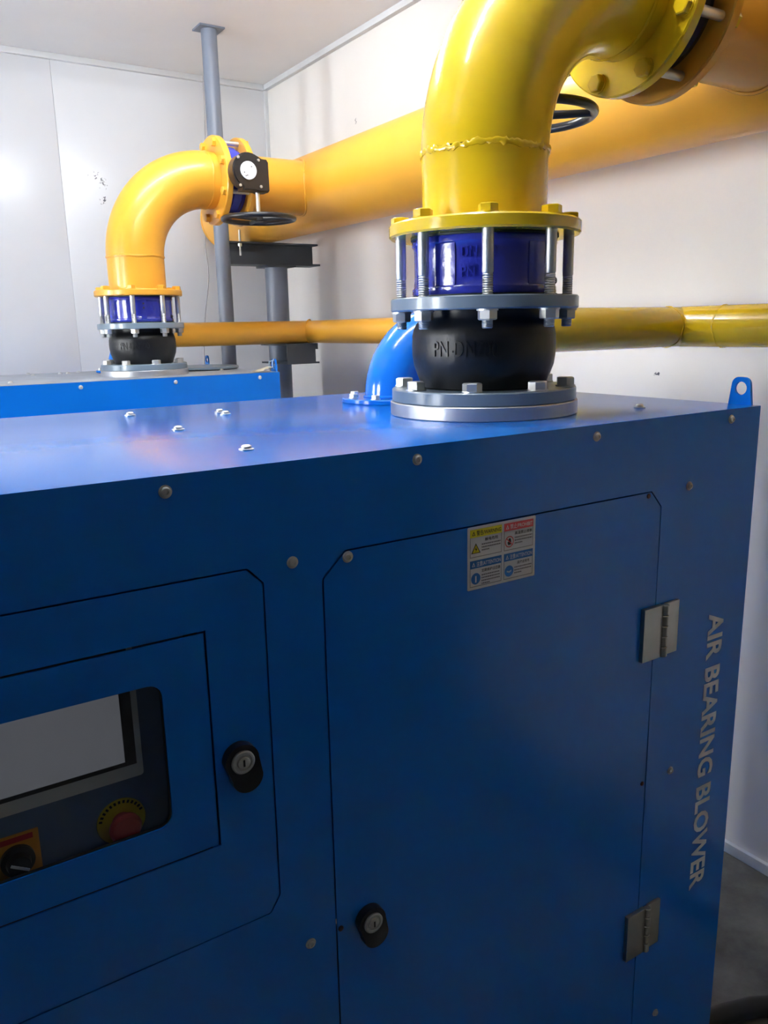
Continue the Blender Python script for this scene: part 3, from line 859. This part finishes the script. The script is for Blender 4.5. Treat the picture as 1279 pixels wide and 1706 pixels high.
# ---------------------------------------------------------------- small yellow vent line along the right wall, with the blue elbows that feed it
XS, RS, ZS = 1.93, 0.054, 1.683
YB1, YB2 = 1.473, 3.65
sl = empty('vent_pipe', (XS, 2.0, ZS - RS)); tag(sl, 'thin yellow pipe running along the right wall below the thick header', 'pipe')
sweep_o('near_run', 'yellow', sl, [(XS, YF + 0.001, ZS), (XS, 2.30, ZS)], RS, 48, True)
sweep_o('far_run', 'orange', sl, [(1.135, YB2, ZS), (XS, YB2, ZS), (XS, 2.30, ZS)], RS, 48, True)  # orange puts the shade on this far stretch into the pipe's colour
sweep_o('branch_run', 'yellow', sl, [(1.1025, YB1, ZS), (XS, YB1, ZS)], RS - 0.0006, 48, True)
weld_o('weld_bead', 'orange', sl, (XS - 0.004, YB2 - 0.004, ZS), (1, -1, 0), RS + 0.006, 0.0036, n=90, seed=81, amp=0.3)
weld_o('weld_bead', 'yellow', sl, (XS - RS - 0.002, YB1, ZS), (1, 0, 0), RS, 0.0022, n=90, seed=82, amp=0.4)
weld_o('weld_bead', 'yellow', sl, (XS, 1.335, ZS), (0, 1, 0), RS, 0.0022, n=90, seed=83, amp=0.7)
weld_o('weld_bead', 'yellow', sl, (XS, 2.30, ZS), (0, 1, 0), RS, 0.0036, n=90, seed=84, amp=0.5)

def blue_elbow(xc, yc, zb, label):
    t = empty('blue_elbow', (xc, yc, zb)); tag(t, label, 'pipe', 'blue pipe elbows')
    lathe_o('flange', 'blue', t, disc_prof(0.108, zb, zb + .010, 0.0015), 72, (xc, yc, 0))
    R = ZS - (zb + .010)
    arc = [(xc, yc, zb + .010)] + [(xc + R - R * cos(radians(q)), yc, zb + .010 + R * sin(radians(q))) for q in [90 * i / 24 for i in range(1, 25)]]
    sweep_o('elbow', 'blue_gloss', t, arc, 0.0575, 48, True)
    for i in range(8):
        x, y = polar((xc, yc), 0.0885, 22.5 + 12 + 45 * i)
        puts('flange_bolt', 'small_bolt', lambda bm: hexbolt(bm, 0.0165, 0.0075, 0.0015), 'zinc', t, (x, y, zb + .010))
    lathe_o('weld_bead', 'blue_gloss', t, [(0.0575 + 0.004 * cos(2 * pi * k / 8), zb + .0115 + 0.004 * sin(2 * pi * k / 8)) for k in range(8)], 40, (xc, yc, 0), closed=True)
blue_elbow(0.972, YB1, ZT, 'blue pipe elbow on the front blower behind the black rubber joint')
blue_elbow(0.990, YB2, ZT - .012, 'blue pipe elbow on the rear blower hidden behind its rubber joint')

# ---------------------------------------------------------------- steel posts, beam and bracket that carry the pipes
p = empty('support_post', (1.576, 3.85, 0)); tag(p, 'slim slate grey steel post from floor to ceiling', 'post')
lathe_o('post', 'post', p, disc_prof(0.036, 0.008, ZC - .008, 0.001), 40, (1.576, 3.85, 0))
boxo('ceiling_plate', 'post', p, 1.516, 1.636, 3.80, 3.90, ZC - .008, ZC, bevel=0.002)
boxo('foot_plate', 'post', p, 1.506, 1.646, 3.78, 3.92, 0, .008, bevel=0.002)
q = empty('support_column', (1.905, 3.95, 0)); tag(q, 'thick slate grey column under the header pipe by the far corner', 'post')
lathe_o('column', 'post', q, disc_prof(0.058, 0.010, 2.008, 0.001), 44, (1.905, 3.95, 0))
boxo('foot_plate', 'post', q, 1.815, 1.995, 3.86, 4.04, 0, .010, bevel=0.002)
boxo('cap_plate', 'beam', q, 1.825, 1.985, 3.88, 4.02, 2.008, 2.018, bevel=0.002)
# H beam across the column: two flanges and a web
b = empty('support_beam', (1.87, 3.955, 2.018)); tag(b, 'dark steel beam under the far end of the header pipe', 'beam')
zt = ZH - RH
boxo('top_flange', 'beam', b, 1.616, 2.125, 3.895, 4.015, zt - .009, zt - .0005, smooth=0)
boxo('bottom_flange', 'beam', b, 1.616, 2.135, 3.895, 4.015, 2.018, 2.027, smooth=0)
boxo('web', 'beam', b, 1.616, 2.118, 3.945, 3.953, 2.027, zt - .009, smooth=0)
# U bolt rod that ties the header to the beam
lathe_o('tie_rod', 'zinc', b, disc_prof(0.005, 2.06, zt + .055, .001), 12, (1.693, 3.905, 0))
lathe_o('tie_nut', 'zinc', b, disc_prof(0.011, zt - .024, zt - .009, .001), 6, (1.693, 3.905, 0))
# bracket below the vent pipe, welded to the column
b = empty('pipe_bracket', (1.86, 3.74, 1.53)); tag(b, 'dark steel bracket on the thick column holding the thin pipe', 'bracket')
zt = ZS - RS
boxo('web', 'beam', b, 1.775, 1.930, 3.600, 3.608, 1.538, zt - .001, smooth=0)
boxo('bottom_flange', 'beam', b, 1.775, 1.950, 3.600, 3.900, 1.530, 1.538, smooth=0)
boxo('top_flange', 'beam', b, 1.775, 1.930, 3.608, 3.900, zt - .009, zt - .001, smooth=0)
boxo('stop_tab', 'beam', b, 1.932, 1.944, 3.600, 3.625, zt - .030, zt - .001, smooth=0)

# ---------------------------------------------------------------- smaller things
# loose round blank on the rear blower
cvr = empty('round_cover', (1.30, 3.53, ZT + D2[2])); tag(cvr, 'round blue grey cover plate lying on the rear blower', 'cover')
lathe_o('plate', 'flange_grey', cvr, disc_prof(0.175, ZT + D2[2] + .004, ZT + D2[2] + .014, 0.002), 72, (1.30, 3.53, 0))
lathe_o('rubber_seal', 'rubber', cvr, disc_prof(0.168, ZT + D2[2], ZT + D2[2] + .004, 0.001), 72, (1.30, 3.53, 0))
# tag tied to the rear blower's lifting lug
lx, ly, lz = XR + D2[0] - 0.003, Y0 + 0.040 + D2[1], ZT + D2[2]
pt = empty('paper_tag', (lx - 0.05, ly, lz)); tag(pt, 'crumpled tan paper tag tied to the lug of the rear blower', 'tag')
bm = bmesh.new(); rnd = random.Random(3); nx, ny = 9, 6; G = []
for i in range(nx + 1):
    G.append([bm.verts.new((lx - 0.020 - 0.075 * i / nx, ly - 0.030 + 0.055 * j / ny + 0.006 * (rnd.random() - .5), lz + 0.0015 + (0.017 * (1 - i / nx) ** 1.5) + 0.004 * rnd.random())) for j in range(ny + 1)])
for i in range(nx):
    for j in range(ny): bm.faces.new((G[i][j], G[i + 1][j], G[i + 1][j + 1], G[i][j + 1]))
finish(bm, 'paper', 'paper', pt, 0)
sweep_o('wire_loop', 'wire', pt, [(lx - .004 + .026 * cos(a) * .6, ly - .006 + .02 * cos(a), lz + .030 + .020 * sin(a)) for a in [2 * pi * i / 20 for i in range(19)]], 0.0016, 8)
sweep_o('wire_end', 'wire', pt, [(lx - .004, ly - .010, lz + .045), (lx - .020, ly - .022, lz + .044), (lx - .034, ly - .026, lz + .041), (lx - .028, ly - .010, lz + .012)], 0.0016, 8)
# thin cable hanging down in front of the far wall
pts = [on_plane(px, py, 1, YW - 0.022) for px, py in ((337, 85), (338, 130), (341, 200), (342, 300), (343, 380), (342, 412), (346, 440), (347, 470), (343, 510), (341, 545), (340, 600))]
pts[0].z = ZC - 0.030
pts += [Vector((pts[-1].x - .01, YW - 0.022, 0.9)), Vector((pts[-1].x - .02, YW - 0.022, 0.06))]
sm = []
for i in range(len(pts) - 1):
    for k in range(4):
        t_ = k / 4; p0, p1, p2, p3 = pts[max(i - 1, 0)], pts[i], pts[i + 1], pts[min(i + 2, len(pts) - 1)]
        sm.append(0.5 * ((2 * p1) + (p2 - p0) * t_ + (2 * p0 - 5 * p1 + 4 * p2 - p3) * t_ ** 2 + (3 * p1 - p0 - 3 * p2 + p3) * t_ ** 3))
sm.append(pts[-1])
tag(sweep_o('hanging_cable', 'cable', None, sm, 0.0035, 8), 'thin grey cable hanging down the far white wall', 'cable')
# black hose lying on the floor at the foot of the front blower
hp = [Vector((1.44, 0.990, .024)), Vector((1.50, .975, .024)), Vector((1.58, .962, .024)), Vector((1.66, .935, .024)), Vector((1.73, .895, .024)), Vector((1.79, .83, .024)), Vector((1.83, .74, .024)), Vector((1.85, .6, .024)), Vector((1.86, .3, .024)), Vector((1.86, 0, .024)), Vector((1.84, -.6, .024))]
tag(sweep_o('floor_hose', 'hose', None, hp, 0.024, 20), 'black hose lying on the concrete floor beside the front blower', 'hose')
